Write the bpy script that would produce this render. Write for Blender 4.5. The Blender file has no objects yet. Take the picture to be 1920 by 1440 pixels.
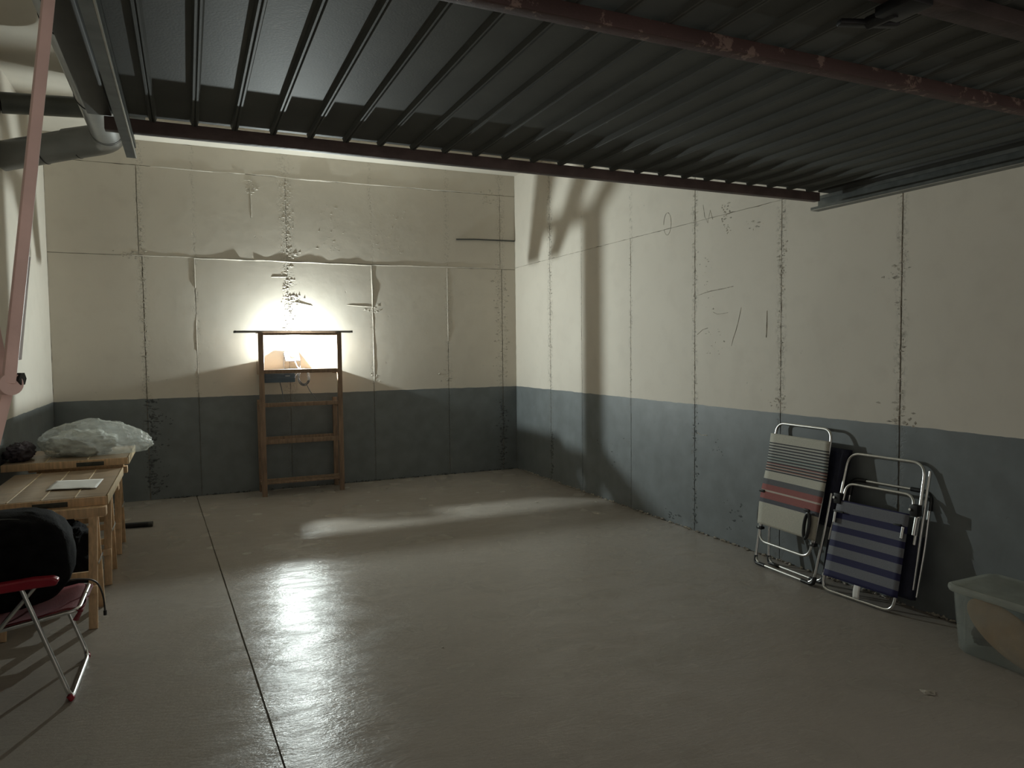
import bpy, bmesh, math, random
from mathutils import Vector, Matrix, noise

random.seed(7)
S = bpy.context.scene
COL = S.collection
R = math.radians

# ------------------------------------------------------------------ camera
cam_d = bpy.data.cameras.new('camera')
cam_d.sensor_width = 36.0
cam_d.lens = 1345.0 / 1920.0 * 36.0
cam_d.clip_start = 0.02
cam = bpy.data.objects.new('camera', cam_d)
COL.objects.link(cam)
yaw, pitch, roll = R(24.3), R(2.85), R(-0.64)
fwd = Vector((math.sin(yaw) * math.cos(pitch), math.cos(yaw) * math.cos(pitch), -math.sin(pitch)))
right0 = Vector((math.cos(yaw), -math.sin(yaw), 0))
up0 = right0.cross(fwd)
right = right0 * math.cos(roll) + up0 * math.sin(roll)
up = up0 * math.cos(roll) - right0 * math.sin(roll)
M = Matrix((right, up, -fwd)).transposed().to_4x4()
M.translation = (0, 0, 1.6)
cam.matrix_world = M
S.camera = cam

# ------------------------------------------------------------------ world, exposure
W = bpy.data.worlds.new('world')
S.world = W
W.use_nodes = True
W.node_tree.nodes['Background'].inputs[0].default_value = (1.0, 0.91, 0.82, 1)
W.node_tree.nodes['Background'].inputs[1].default_value = 0.36
S.view_settings.view_transform = 'Standard'
S.view_settings.look = 'None'
S.view_settings.gamma = 1.0
S.view_settings.use_curve_mapping = False
S.view_settings.exposure = 0.0
S.cycles.sample_clamp_indirect = 4.0
S.cycles.max_bounces = 7
S.cycles.diffuse_bounces = 4
S.cycles.glossy_bounces = 3
S.cycles.transparent_max_bounces = 8
S.cycles.adaptive_threshold = 0.04
S.cycles.caustics_reflective = False
S.cycles.caustics_refractive = False
LAMP_STRENGTH = 23200.0
LAMP_COLOR = (0.90, 1.0, 0.97, 1)

# room dimensions in metres
XL, XR, YB, YF, ZC = -1.27, 3.965, 8.64, 0.95, 3.845
PAINT_LINE = 1.10

# ------------------------------------------------------------------ helpers: materials
def mat(name, col, rough=0.6, metal=0.0, var=0.12, vscale=8.0, bump=0.0, bscale=60.0, col2=None, spec=0.5,
        stretch=(1, 1, 1), coat=0.0, emit=None, strength=0.0, sheen=0.0):
    m = bpy.data.materials.new(name)
    m.use_nodes = True
    nt = m.node_tree
    b = nt.nodes['Principled BSDF']
    b.inputs['Roughness'].default_value = rough
    b.inputs['Metallic'].default_value = metal
    b.inputs['Specular IOR Level'].default_value = spec
    b.inputs['Coat Weight'].default_value = coat
    b.inputs['Sheen Weight'].default_value = sheen
    tc = nt.nodes.new('ShaderNodeTexCoord')
    mp = nt.nodes.new('ShaderNodeMapping')
    mp.inputs['Scale'].default_value = stretch
    nt.links.new(tc.outputs['Object'], mp.inputs[0])
    nz = nt.nodes.new('ShaderNodeTexNoise')
    nz.inputs['Scale'].default_value = vscale
    nz.inputs['Detail'].default_value = 5
    nt.links.new(mp.outputs[0], nz.inputs['Vector'])
    mx = nt.nodes.new('ShaderNodeMix')
    mx.data_type = 'RGBA'
    c2 = col2 or tuple(c * (1 - var * 2) for c in col)
    mx.inputs[6].default_value = (*c2, 1)
    mx.inputs[7].default_value = (*[min(1, c * (1 + var)) if not col2 else c for c in col], 1)
    rp = nt.nodes.new('ShaderNodeMapRange')
    rp.inputs[1].default_value = 0.3
    rp.inputs[2].default_value = 0.7
    nt.links.new(nz.outputs['Fac'], rp.inputs[0])
    nt.links.new(rp.outputs[0], mx.inputs[0])
    nt.links.new(mx.outputs[2], b.inputs['Base Color'])
    if bump:
        n2 = nt.nodes.new('ShaderNodeTexNoise')
        n2.inputs['Scale'].default_value = bscale
        n2.inputs['Detail'].default_value = 4
        nt.links.new(mp.outputs[0], n2.inputs['Vector'])
        bp = nt.nodes.new('ShaderNodeBump')
        bp.inputs['Strength'].default_value = bump
        bp.inputs['Distance'].default_value = 0.01
        nt.links.new(n2.outputs['Fac'], bp.inputs['Height'])
        nt.links.new(bp.outputs[0], b.inputs['Normal'])
    if emit:
        b.inputs['Emission Color'].default_value = emit
        b.inputs['Emission Strength'].default_value = strength
    return m

def math_node(nt, op, a, b=None, c=None):
    n = nt.nodes.new('ShaderNodeMath')
    n.operation = op
    for i, v in enumerate((a, b, c)):
        if v is None:
            continue
        if hasattr(v, 'links'):
            nt.links.new(v, n.inputs[i])
        else:
            n.inputs[i].default_value = v
    return n.outputs[0]

def mixrgb(nt, fac, a, b, mode='MIX'):
    n = nt.nodes.new('ShaderNodeMix')
    n.data_type = 'RGBA'
    n.blend_type = mode
    for i, v in ((0, fac), (6, a), (7, b)):
        if hasattr(v, 'links'):
            nt.links.new(v, n.inputs[i])
        else:
            n.inputs[i].default_value = v
    return n.outputs[2]

def noise_tex(nt, vec, scale, detail=4, rough=0.5):
    n = nt.nodes.new('ShaderNodeTexNoise')
    n.inputs['Scale'].default_value = scale
    n.inputs['Detail'].default_value = detail
    n.inputs['Roughness'].default_value = rough
    nt.links.new(vec, n.inputs['Vector'])
    return n.outputs['Fac']

def maprange(nt, v, a, b, c=0.0, d=1.0):
    n = nt.nodes.new('ShaderNodeMapRange')
    nt.links.new(v, n.inputs[0])
    n.inputs[1].default_value, n.inputs[2].default_value = a, b
    n.inputs[3].default_value, n.inputs[4].default_value = c, d
    return n.outputs[0]

def wall_material(name, axis, joints):
    """cream paint above, blue-grey paint below; grime and pits along the old formwork joints"""
    m = bpy.data.materials.new(name)
    m.use_nodes = True
    nt = m.node_tree
    b = nt.nodes['Principled BSDF']
    tc = nt.nodes.new('ShaderNodeTexCoord')
    pos = tc.outputs['Object']
    sp = nt.nodes.new('ShaderNodeSeparateXYZ')
    nt.links.new(pos, sp.inputs[0])
    u, z = sp.outputs[axis], sp.outputs[2]
    big = noise_tex(nt, pos, 0.9, 2)
    mid = noise_tex(nt, pos, 6, 4)
    cream = mixrgb(nt, maprange(nt, big, .35, .65), (.62, .57, .495, 1), (.67, .62, .54, 1))
    cream = mixrgb(nt, maprange(nt, mid, .50, .75, 0, .35), cream, (.56, .51, .44, 1))
    grey = mixrgb(nt, maprange(nt, mid, .35, .7), (.150, .165, .170, 1), (.185, .205, .212, 1))
    edge = math_node(nt, 'ADD', PAINT_LINE, math_node(nt, 'MULTIPLY', math_node(nt, 'SUBTRACT', mid, .5), .018))
    low = math_node(nt, 'LESS_THAN', z, edge)
    col = mixrgb(nt, low, cream, grey)
    # grime mask along the joints
    mask = None
    wob = math_node(nt, 'MULTIPLY', math_node(nt, 'SUBTRACT', mid, .5), .10)
    for (j, w, amt) in joints:
        d = math_node(nt, 'ABSOLUTE', math_node(nt, 'SUBTRACT', math_node(nt, 'ADD', u, wob), j))
        k = maprange(nt, d, 0, w, amt, 0)
        mask = k if mask is None else math_node(nt, 'MAXIMUM', mask, k)
    speck = maprange(nt, noise_tex(nt, pos, 45, 3, .7), .50, .60)
    pit = math_node(nt, 'MULTIPLY', mask, speck)
    stray = maprange(nt, noise_tex(nt, pos, 13, 3, .75), .72, .77, 0, .5)
    pit = math_node(nt, 'MAXIMUM', pit, stray)
    col = mixrgb(nt, math_node(nt, 'MULTIPLY', pit, .55), col, (.10, .085, .065, 1))
    nt.links.new(col, b.inputs['Base Color'])
    b.inputs['Roughness'].default_value = .62
    nt.links.new(maprange(nt, low, 0, 1, .72, .48), b.inputs['Roughness'])
    h = math_node(nt, 'SUBTRACT', math_node(nt, 'MULTIPLY', mid, .6), math_node(nt, 'MULTIPLY', pit, .7))
    bp = nt.nodes.new('ShaderNodeBump')
    bp.inputs['Strength'].default_value = .30
    bp.inputs['Distance'].default_value = .012
    nt.links.new(h, bp.inputs['Height'])
    nt.links.new(bp.outputs[0], b.inputs['Normal'])
    return m

def floor_material():
    m = bpy.data.materials.new('polished_concrete')
    m.use_nodes = True
    nt = m.node_tree
    b = nt.nodes['Principled BSDF']
    tc = nt.nodes.new('ShaderNodeTexCoord')
    pos = tc.outputs['Object']
    mp = nt.nodes.new('ShaderNodeMapping')
    mp.inputs['Scale'].default_value = (1.0, 2.6, 1)
    mp.inputs['Rotation'].default_value = (0, 0, .35)
    nt.links.new(pos, mp.inputs[0])
    big = noise_tex(nt, pos, .8, 4, .6)
    mid = noise_tex(nt, pos, 3.2, 1, .5)
    trowel = noise_tex(nt, mp.outputs[0], 22, 4, .72)
    col = mixrgb(nt, maprange(nt, big, .3, .7), (.345, .310, .272, 1), (.400, .362, .322, 1))
    col = mixrgb(nt, maprange(nt, mid, .48, .78, 0, .30), col, (.25, .23, .195, 1))
    nt.links.new(col, b.inputs['Base Color'])
    rough = math_node(nt, 'ADD', .19, math_node(nt, 'MULTIPLY', maprange(nt, mid, .35, .65), .09))
    nt.links.new(rough, b.inputs['Roughness'])
    wear = noise_tex(nt, mp.outputs[0], 4.2, 4, .7)
    nt.links.new(maprange(nt, wear, .40, .62, .035, .165), b.inputs['Specular IOR Level'])
    h = trowel
    bp = nt.nodes.new('ShaderNodeBump')
    bp.inputs['Strength'].default_value = .40
    bp.inputs['Distance'].default_value = .007
    nt.links.new(h, bp.inputs['Height'])
    nt.links.new(bp.outputs[0], b.inputs['Normal'])
    return m

def clear_plastic(name, tint, alpha, rough=.25, bump=0.0):
    m = bpy.data.materials.new(name)
    m.use_nodes = True
    nt = m.node_tree
    b = nt.nodes['Principled BSDF']
    b.inputs['Base Color'].default_value = (*tint, 1)
    b.inputs['Roughness'].default_value = rough
    tr = nt.nodes.new('ShaderNodeBsdfTransparent')
    tr.inputs[0].default_value = (.93, .95, .95, 1)
    tl = nt.nodes.new('ShaderNodeBsdfTranslucent')
    tl.inputs[0].default_value = (*tint, 1)
    m1 = nt.nodes.new('ShaderNodeMixShader')
    m1.inputs[0].default_value = .45
    nt.links.new(b.outputs[0], m1.inputs[1])
    nt.links.new(tl.outputs[0], m1.inputs[2])
    m2 = nt.nodes.new('ShaderNodeMixShader')
    tc = nt.nodes.new('ShaderNodeTexCoord')
    nz = noise_tex(nt, tc.outputs['Object'], 7, 3)
    nt.links.new(maprange(nt, nz, .3, .7, max(0, alpha - .08), min(1, alpha + .08)), m2.inputs[0])
    nt.links.new(tr.outputs[0], m2.inputs[1])
    nt.links.new(m1.outputs[0], m2.inputs[2])
    if bump:
        bp = nt.nodes.new('ShaderNodeBump')
        bp.inputs['Strength'].default_value = bump
        bp.inputs['Distance'].default_value = .02
        nt.links.new(noise_tex(nt, tc.outputs['Object'], 22, 5, .6), bp.inputs['Height'])
        nt.links.new(bp.outputs[0], b.inputs['Normal'])
    nt.links.new(m2.outputs[0], nt.nodes['Material Output'].inputs[0])
    return m

def stripe_material(name, stops, axis_uv=True):
    """woven fabric with cross stripes: V of the mesh's own UV map picks the colour"""
    m = bpy.data.materials.new(name)
    m.use_nodes = True
    nt = m.node_tree
    b = nt.nodes['Principled BSDF']
    uv = nt.nodes.new('ShaderNodeUVMap')
    sp = nt.nodes.new('ShaderNodeSeparateXYZ')
    nt.links.new(uv.outputs[0], sp.inputs[0])
    v = sp.outputs[1]
    col = (*stops[0][1], 1)
    for (t, c) in stops[1:]:
        col = mixrgb(nt, math_node(nt, 'GREATER_THAN', v, t), col, (*c, 1))
    tc = nt.nodes.new('ShaderNodeTexCoord')
    wv = noise_tex(nt, tc.outputs['Object'], 260, 2)
    col = mixrgb(nt, maprange(nt, wv, .3, .7, 0, .35), col, (.12, .12, .12, 1), 'MULTIPLY')
    nt.links.new(col, b.inputs['Base Color'])
    b.inputs['Roughness'].default_value = .75
    bp = nt.nodes.new('ShaderNodeBump')
    bp.inputs['Strength'].default_value = .25
    bp.inputs['Distance'].default_value = .002
    nt.links.new(wv, bp.inputs['Height'])
    nt.links.new(bp.outputs[0], b.inputs['Normal'])
    return m

def rust_material():
    m = bpy.data.materials.new('peeling_red_oxide')
    m.use_nodes = True
    nt = m.node_tree
    b = nt.nodes['Principled BSDF']
    tc = nt.nodes.new('ShaderNodeTexCoord')
    pos = tc.outputs['Object']
    a = noise_tex(nt, pos, 16, 8, .7)
    c = noise_tex(nt, pos, 5, 4)
    col = mixrgb(nt, maprange(nt, c, .35, .65), (.085, .050, .046, 1), (.108, .062, .057, 1))
    col = mixrgb(nt, maprange(nt, a, .56, .59), col, (.27, .19, .16, 1))
    nt.links.new(col, b.inputs['Base Color'])
    b.inputs['Roughness'].default_value = .6
    bp = nt.nodes.new('ShaderNodeBump')
    bp.inputs['Strength'].default_value = .5
    bp.inputs['Distance'].default_value = .006
    nt.links.new(a, bp.inputs['Height'])
    nt.links.new(bp.outputs[0], b.inputs['Normal'])
    return m

MT = {}
MT['wall_back'] = wall_material('painted_concrete_back', 0,
    [(-.42, .06, .55), (1.077, .10, .5), (.10, .03, .5), (2.06, .03, .5), (3.02, .05, .5), (3.76, .08, .6)])
MT['wall_right'] = wall_material('painted_concrete_right', 1,
    [(7.65, .09, 1.0), (6.90, .02, .5), (5.94, .035, .7), (4.965, .05, 1.0), (3.985, .06, .9), (3.015, .05, .8)])
MT['wall_left'] = wall_material('painted_concrete_left', 1, [(3.0, .03, .4)])
MT['joint'] = mat('joint_mortar', (.30, .27, .225), .9, var=.2, bump=.6, bscale=50)
MT['crumb_cream'] = mat('crumbled_plaster', (.50, .455, .385), .85, var=.25, vscale=40, bump=.4)
MT['crumb_grey'] = mat('crumbled_grey_plaster', (.10, .11, .11), .8, var=.3, vscale=40, bump=.4)
MT['ridge'] = mat('painted_mortar_ridge', (.58, .535, .465), .6, var=.08, bump=.3)
MT['floor'] = floor_material()
MT['ceiling'] = mat('ceiling_paint', (.60, .555, .48), .75, var=.06, vscale=1.5, bump=.15, bscale=20)
MT['door_sheet'] = mat('painted_door_sheet', (.120, .128, .116), .55, var=.12, vscale=3, bump=.05, bscale=160, spec=.22)
MT['red_oxide'] = mat('red_oxide_primer', (.150, .108, .100), .55, var=.14, vscale=14, bump=.15)
MT['dark_beam'] = mat('dark_red_oxide', (.070, .050, .045), .6, var=.2, vscale=14, bump=.15)  # darker red oxide for the second cross beam
MT['rust'] = rust_material()
MT['pink_steel'] = mat('faded_red_paint', (.84, .62, .56), .5, var=.10, vscale=9, bump=.1)
MT['galv'] = mat('galvanised_steel', (.21, .225, .215), .42, metal=.5, var=.12, vscale=20)
MT['bright_steel'] = mat('bright_zinc', (.72, .73, .72), .28, metal=.9, var=.06, vscale=20)
MT['glint_steel'] = mat('painted_glint_steel', (.86, .87, .86), .35, metal=.25, var=.04)  # lamp glint on the steel put into a near-white colour
MT['dark_steel'] = mat('dark_steel', (.065, .065, .058), .5, metal=.2, var=.15, vscale=10)
MT['black'] = mat('black_plastic', (.012, .012, .013), .42, var=.2)
MT['duct'] = mat('grey_plastic_pipe', (.20, .205, .20), .34, var=.08, vscale=5, coat=.15)
MT['pipe_dark'] = mat('dark_grey_pipe', (.10, .105, .095), .45, var=.1, vscale=5)
MT['rack_wood'] = mat('old_brown_wood', (.30, .20, .135), .55, var=.2, vscale=10, stretch=(3, 3, .5), bump=.15)
MT['pine'] = mat('pine', (.74, .50, .29), .5, var=.14, vscale=9, stretch=(6, 6, .6), bump=.08, bscale=30)
MT['pine_top'] = mat('varnished_pine', (.38, .275, .18), .36, var=.14, vscale=9, stretch=(.6, 6, 6), bump=.08, bscale=30)
MT['pine_edge'] = mat('pale_pine_lath', (.62, .47, .28), .45, var=.1, vscale=12)
MT['label_dark'] = mat('dark_label', (.05, .055, .045), .5, var=.3, vscale=30)
MT['paper'] = mat('paper', (.78, .77, .74), .7, var=.02)
MT['white_cloth'] = mat('white_cloth', (.62, .62, .58), .8, var=.1, vscale=9, bump=.6, bscale=14)
MT['plum_cloth'] = mat('dark_plum_cloth', (.060, .045, .055), .85, var=.2, vscale=9, bump=.6, bscale=20)
MT['bag'] = clear_plastic('clear_polythene', (.84, .85, .80), .31, .10, .8)
MT['bin'] = clear_plastic('frosted_polypropylene', (.60, .63, .59), .25, .30)
MT['bin_lid'] = clear_plastic('frosted_lid', (.62, .64, .58), .60, .30)
MT['red_plastic'] = mat('red_plastic', (.34, .018, .035), .32, var=.06)
MT['red_fabric'] = mat('red_fabric', (.19, .014, .022), .75, var=.1, bump=.2, bscale=200)
MT['black_fabric'] = mat('black_fabric', (.007, .0065, .0075), .9, spec=.12, var=.25, vscale=20, bump=.3, bscale=120)
MT['alu'] = mat('aluminium_tube', (.74, .74, .72), .26, metal=.95, var=.05, vscale=25)
MT['navy'] = mat('navy_fabric', (.012, .014, .036), .75, var=.2, vscale=20, bump=.2, bscale=150)
MT['tan'] = mat('tan_fabric', (.50, .29, .14), .8, var=.08, vscale=6, bump=.2, bscale=120)
MT['wine'] = mat('wine_fabric', (.17, .025, .035), .8, var=.2, bump=.3)
MT['lamp_housing'] = mat('lamp_housing', (.22, .24, .27), .45, var=.08)
MT['blue_box'] = mat('slate_box', (.13, .17, .22), .45, var=.08)
MT['reflector'] = mat('reflector', (.85, .85, .82), .3, var=.02)
MT['cable'] = mat('cable', (.16, .18, .21), .5, var=.05)
MT['rod'] = mat('weathered_rod', (.20, .19, .18), .5, metal=.3, var=.15)

# ------------------------------------------------------------------ helpers: geometry
class MB:
    def __init__(s):
        s.v, s.f, s.uv = [], [], []
    def add(s, vs, fs):
        o = len(s.v)
        s.v += [tuple(v) for v in vs]
        s.f += [tuple(i + o for i in f) for f in fs]
        return s
    def box(s, lo, hi, bev=0.0, mtx=None):
        bm = bmesh.new()
        c = [(lo[i] + hi[i]) / 2 for i in range(3)]
        d = [abs(hi[i] - lo[i]) for i in range(3)]
        bmesh.ops.create_cube(bm, size=1, matrix=Matrix.Translation(c) @ Matrix.Diagonal((*d, 1)))
        if bev:
            bmesh.ops.bevel(bm, geom=list(bm.edges), offset=min(bev, min(d) * .45), segments=2, profile=.6, affect='EDGES')
        if mtx:
            bmesh.ops.transform(bm, matrix=mtx, verts=bm.verts)
        bm.verts.ensure_lookup_table()
        s.add([v.co[:] for v in bm.verts], [[v.index for v in f.verts] for f in bm.faces])
        bm.free()
        return s
    def beam(s, a, b, w, h, upv=(0, 0, 1), bev=0.003):
        """rectangular bar from a to b: w across, h along upv"""
        a, b = Vector(a), Vector(b)
        d = b - a
        L = d.length
        d.normalize()
        side = d.cross(Vector(upv)).normalized()
        u2 = side.cross(d)
        m = Matrix((d, side, u2)).transposed().to_4x4()
        m.translation = (a + b) / 2
        return s.box((-L / 2, -w / 2, -h / 2), (L / 2, w / 2, h / 2), bev, m)
    def tube(s, pts, r, n=10, closed=False, cap=True):
        P = [Vector(p) for p in pts]
        N = len(P)
        rr = r if isinstance(r, (list, tuple)) else [r] * N
        t0 = (P[1] - P[0]).normalized()
        ref = Vector((0, 0, 1)) if abs(t0.z) < .9 else Vector((1, 0, 0))
        nrm = t0.cross(ref).normalized()
        o = len(s.v)
        for i in range(N):
            if closed:
                t = (P[(i + 1) % N] - P[i - 1]).normalized()
            else:
                t = (P[min(i + 1, N - 1)] - P[max(i - 1, 0)]).normalized()
            nrm = (nrm - t * nrm.dot(t)).normalized()
            bn = t.cross(nrm)
            for k in range(n):
                a = 2 * math.pi * k / n
                s.v.append(tuple(P[i] + (nrm * math.cos(a) + bn * math.sin(a)) * rr[i]))
        for i in range(N if closed else N - 1):
            j = (i + 1) % N
            for k in range(n):
                k2 = (k + 1) % n
                s.f.append((o + i * n + k, o + i * n + k2, o + j * n + k2, o + j * n + k))
        if cap and not closed:
            s.f.append(tuple(o + k for k in range(n))[::-1])
            s.f.append(tuple(o + (N - 1) * n + k for k in range(n)))
        return s
    def prism(s, outline, ax, t):
        """outline: list of 3D points (planar); extruded by vector t"""
        n = len(outline)
        t = Vector(t)
        vs = [Vector(p) for p in outline] + [Vector(p) + t for p in outline]
        fs = [tuple(range(n)), tuple(range(2 * n - 1, n - 1, -1))]
        fs += [(i, i + n, (i + 1) % n + n, (i + 1) % n) for i in range(n)]
        return s.add(vs, fs)
    def grid(s, fn, nu, nv, uv=True):
        o = len(s.v)
        for j in range(nv + 1):
            for i in range(nu + 1):
                s.v.append(tuple(fn(i / nu, j / nv)))
                s.uv.append((i / nu, j / nv))
        for j in range(nv):
            for i in range(nu):
                a = o + j * (nu + 1) + i
                s.f.append((a, a + 1, a + nu + 2, a + nu + 1))
        return s
    def lump(s, c, r, squash=(1, 1, 1)):
        """small irregular chip: a jittered octahedron"""
        c = Vector(c)
        dirs = [(1, 0, 0), (-1, 0, 0), (0, 1, 0), (0, -1, 0), (0, 0, 1), (0, 0, -1)]
        vs = []
        for d in dirs:
            k = r * random.uniform(.55, 1.25)
            vs.append(c + Vector((d[0] * k * squash[0] + random.uniform(-.25, .25) * r * squash[0],
                                  d[1] * k * squash[1] + random.uniform(-.25, .25) * r * squash[1],
                                  d[2] * k * squash[2] + random.uniform(-.25, .25) * r * squash[2])))
        fs = [(0, 2, 4), (2, 1, 4), (1, 3, 4), (3, 0, 4), (2, 0, 5), (1, 2, 5), (3, 1, 5), (0, 3, 5)]
        return s.add(vs, fs)
    def mesh(s, name, smooth=True, angle=38):
        me = bpy.data.meshes.new(name)
        me.from_pydata(s.v, [], s.f)
        if s.uv and len(s.uv) == len(s.v):
            ul = me.uv_layers.new(name='UVMap')
            for lp in me.loops:
                ul.data[lp.index].uv = s.uv[lp.vertex_index]
        bm = bmesh.new()
        bm.from_mesh(me)
        bmesh.ops.recalc_face_normals(bm, faces=bm.faces)
        bm.to_mesh(me)
        bm.free()
        if smooth:
            me.shade_smooth()
            me.set_sharp_from_angle(angle=R(angle))
        return me

def world_loc(o):
    p = Vector((0, 0, 0))
    while o:
        p += o.location
        o = o.parent
    return p

def obj(name, mb, m, parent=None, smooth=True, angle=38, label=None, kind=None):
    me = mb if isinstance(mb, bpy.types.Mesh) else mb.mesh(name, smooth, angle)
    me.materials.clear()
    me.materials.append(MT[m] if isinstance(m, str) else m)
    o = bpy.data.objects.new(name, me)
    COL.objects.link(o)
    if parent:
        o.parent = parent
        o.location = -world_loc(parent)
    if label:
        o['label'] = label
    if kind:
        o['kind'] = kind
    return o

def thing(name, label, cat, loc=(0, 0, 0), group=None):
    o = bpy.data.objects.new(name, None)
    o.empty_display_size = .1
    COL.objects.link(o)
    o.location = loc
    tag(o, label, cat, group)
    return o

def tag(o, label, cat, group=None):
    o['label'] = label
    o['category'] = cat
    if group:
        o['group'] = group
    return o

def rounded(pts, rad, seg=6):
    P = [Vector(p) for p in pts]
    out = [P[0]]
    for i in range(1, len(P) - 1):
        a, b, c = P[i - 1], P[i], P[i + 1]
        d1, d2 = (a - b), (c - b)
        k = min(rad, d1.length * .49, d2.length * .49)
        p, q = b + d1.normalized() * k, b + d2.normalized() * k
        for t in range(seg + 1):
            t /= seg
            out.append(p * (1 - t) ** 2 + b * 2 * t * (1 - t) + q * t * t)
    out.append(P[-1])
    return out

# ------------------------------------------------------------------ the room
def structure(o):
    o['kind'] = 'structure'
    return o

floor = structure(obj('floor', MB().box((XL - .2, -3.0, -.16), (XR + .2, YB + .2, -.012)), 'joint', smooth=False))
# two concrete bays, an open saw-cut joint between them
def joint_x(y):
    return .045 + (8.64 - y) * .0425
random.seed(3)
for side in (0, 1):
    ys = [-3.0 + i * (YB + 3.0) / 60 for i in range(61)]
    e = [(joint_x(y) + (-.0045 if side == 0 else .0045) + random.uniform(-.0012, .0012), y, 0) for y in ys]
    xx = XL - .02 if side == 0 else XR + .02
    ol = e + [(xx, YB, 0), (xx, -3.0, 0)]
    obj('concrete_bay', MB().prism(ol, None, (0, 0, -.011)), 'floor', floor, smooth=False)

ceiling = structure(obj('ceiling', MB().box((XL - .2, YF - .1, ZC), (XR + .2, YB + .2, ZC + .15)), 'ceiling', smooth=False))

def panel_outline(u0, u1, v0, v1, jit, step=.045, chip=.10):
    def side(a, b, n, fixed_first=True):
        return [a + (b - a) * i / n for i in range(n)]
    pts = []
    nu = max(2, int((u1 - u0) / step)); nv = max(2, int((v1 - v0) / step))
    def j():
        k = random.uniform(0, jit)
        if random.random() < chip:
            k += random.uniform(jit, jit * 2.6)
        return k
    for u in side(u0, u1, nu): pts.append((u, v0 + j()))
    for v in side(v0, v1, nv): pts.append((u1 - j(), v))
    for u in side(u1, u0, nu): pts.append((u, v1 - j()))
    for v in side(v1, v0, nv): pts.append((u0 + j(), v))
    # keep the corners from crossing
    return [(min(max(u, u0), u1), min(max(v, v0), v1)) for (u, v) in pts]

def build_wall(name, to3, nrm, m, rows, back_lo, back_hi):
    w = structure(obj(name, MB().box(back_lo, back_hi), 'joint', smooth=False))
    for (v0, v1, cols, gaps, gv0, gv1) in rows:
        for i in range(len(cols) - 1):
            u0, u1 = cols[i] + gaps[i] / 2, cols[i + 1] - gaps[i + 1] / 2
            ol = panel_outline(u0, u1, v0 + gv0 / 2, v1 - gv1 / 2, .0022)
            obj('panel', MB().prism([to3(u, v) for u, v in ol], None, Vector(nrm) * -.0065), m, w, smooth=False)
    return w

random.seed(11)
wall_back = build_wall('wall_back', lambda u, v: (u, YB, v), (0, -1, 0), 'wall_back', [
    (0, 2.63, [XL, -.41, .10, 1.077, 2.06, 3.02, 3.77, XR], [0, .006, .003, .003, .003, .003, .006, 0], 0, .004),
    (2.63, 3.58, [XL, -.44, 1.077, 3.75, XR], [0, .005, .002, .003, 0], .004, .003),
    (3.58, ZC, [XL, XR], [0, 0], .003, 0)],
    (XL - .2, YB + .007, -.15), (XR + .2, YB + .2, ZC + .1))
wall_right = build_wall('wall_right', lambda u, v: (XR, u, v), (-1, 0, 0), 'wall_right', [
    (0, 2.655, [YF, 2.05, 3.015, 3.985, 4.965, 5.94, 6.90, 7.65, YB], [0, .004, .008, .005, .006, .004, .002, .004, 0], 0, .001),
    (2.655, ZC, [YF, 3.015, 4.965, 7.65, YB], [0, .008, .006, .004, 0], .001, 0)],
    (XR + .007, YF - .1, -.15), (XR + .2, YB + .2, ZC + .1))
wall_left = build_wall('wall_left', lambda u, v: (XL, u, v), (1, 0, 0), 'wall_left', [
    (0, ZC, [YF, 3.0, 5.2, YB], [0, .004, .002, 0], 0, 0)],
    (XL - .2, YF - .1, -.15), (XL - .007, YB + .2, ZC + .1))
wf = MB()
wf.box((XL - .2, YF - .15, -.15), (-.30, YF, ZC + .1)).box((3.10, YF - .15, -.15), (XR + .2, YF, ZC + .1)).box((-.30, YF - .15, 2.52), (3.10, YF, ZC + .1))
wall_front = structure(obj('wall_front', wf, 'wall_left', smooth=False))

# raised mortar ridges left by the formwork
def ridge(parent, to3, nrm, u0, u1, v0, v1, h, w, m, n):
    mb = MB()
    nrm = Vector(nrm)
    along = (Vector(to3(u1, v1)) - Vector(to3(u0, v0))).normalized()
    across = along.cross(nrm).normalized()
    rings = []
    for i in range(n + 1):
        t = i / n
        p = Vector(to3(u0 + (u1 - u0) * t, v0 + (v1 - v0) * t))
        k = (noise.noise(p * 7) * .5 + .75) * (.3 + .7 * min(1, t * 8, (1 - t) * 8))
        if noise.noise(p * 2.3 + Vector((9, 1, 4))) < -.28:
            k *= .25
        off = across * noise.noise(p * 3 + Vector((3, 5, 1))) * w * .5
        ww = w * (.6 + .5 * abs(noise.noise(p * 11)))
        rings.append([p + off - across * ww * .5 - nrm * .001, p + off - across * ww * .2 + nrm * h * k,
                      p + off + across * ww * .25 + nrm * h * k * .8, p + off + across * ww * .5 - nrm * .001])
    vs = [q for r_ in rings for q in r_]
    fs = []
    for i in range(n):
        for k in range(3):
            a = i * 4 + k
            fs.append((a, a + 1, a + 5, a + 4))
    mb.add(vs, fs)
    return obj('mortar_ridge', mb, m, parent)

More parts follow.
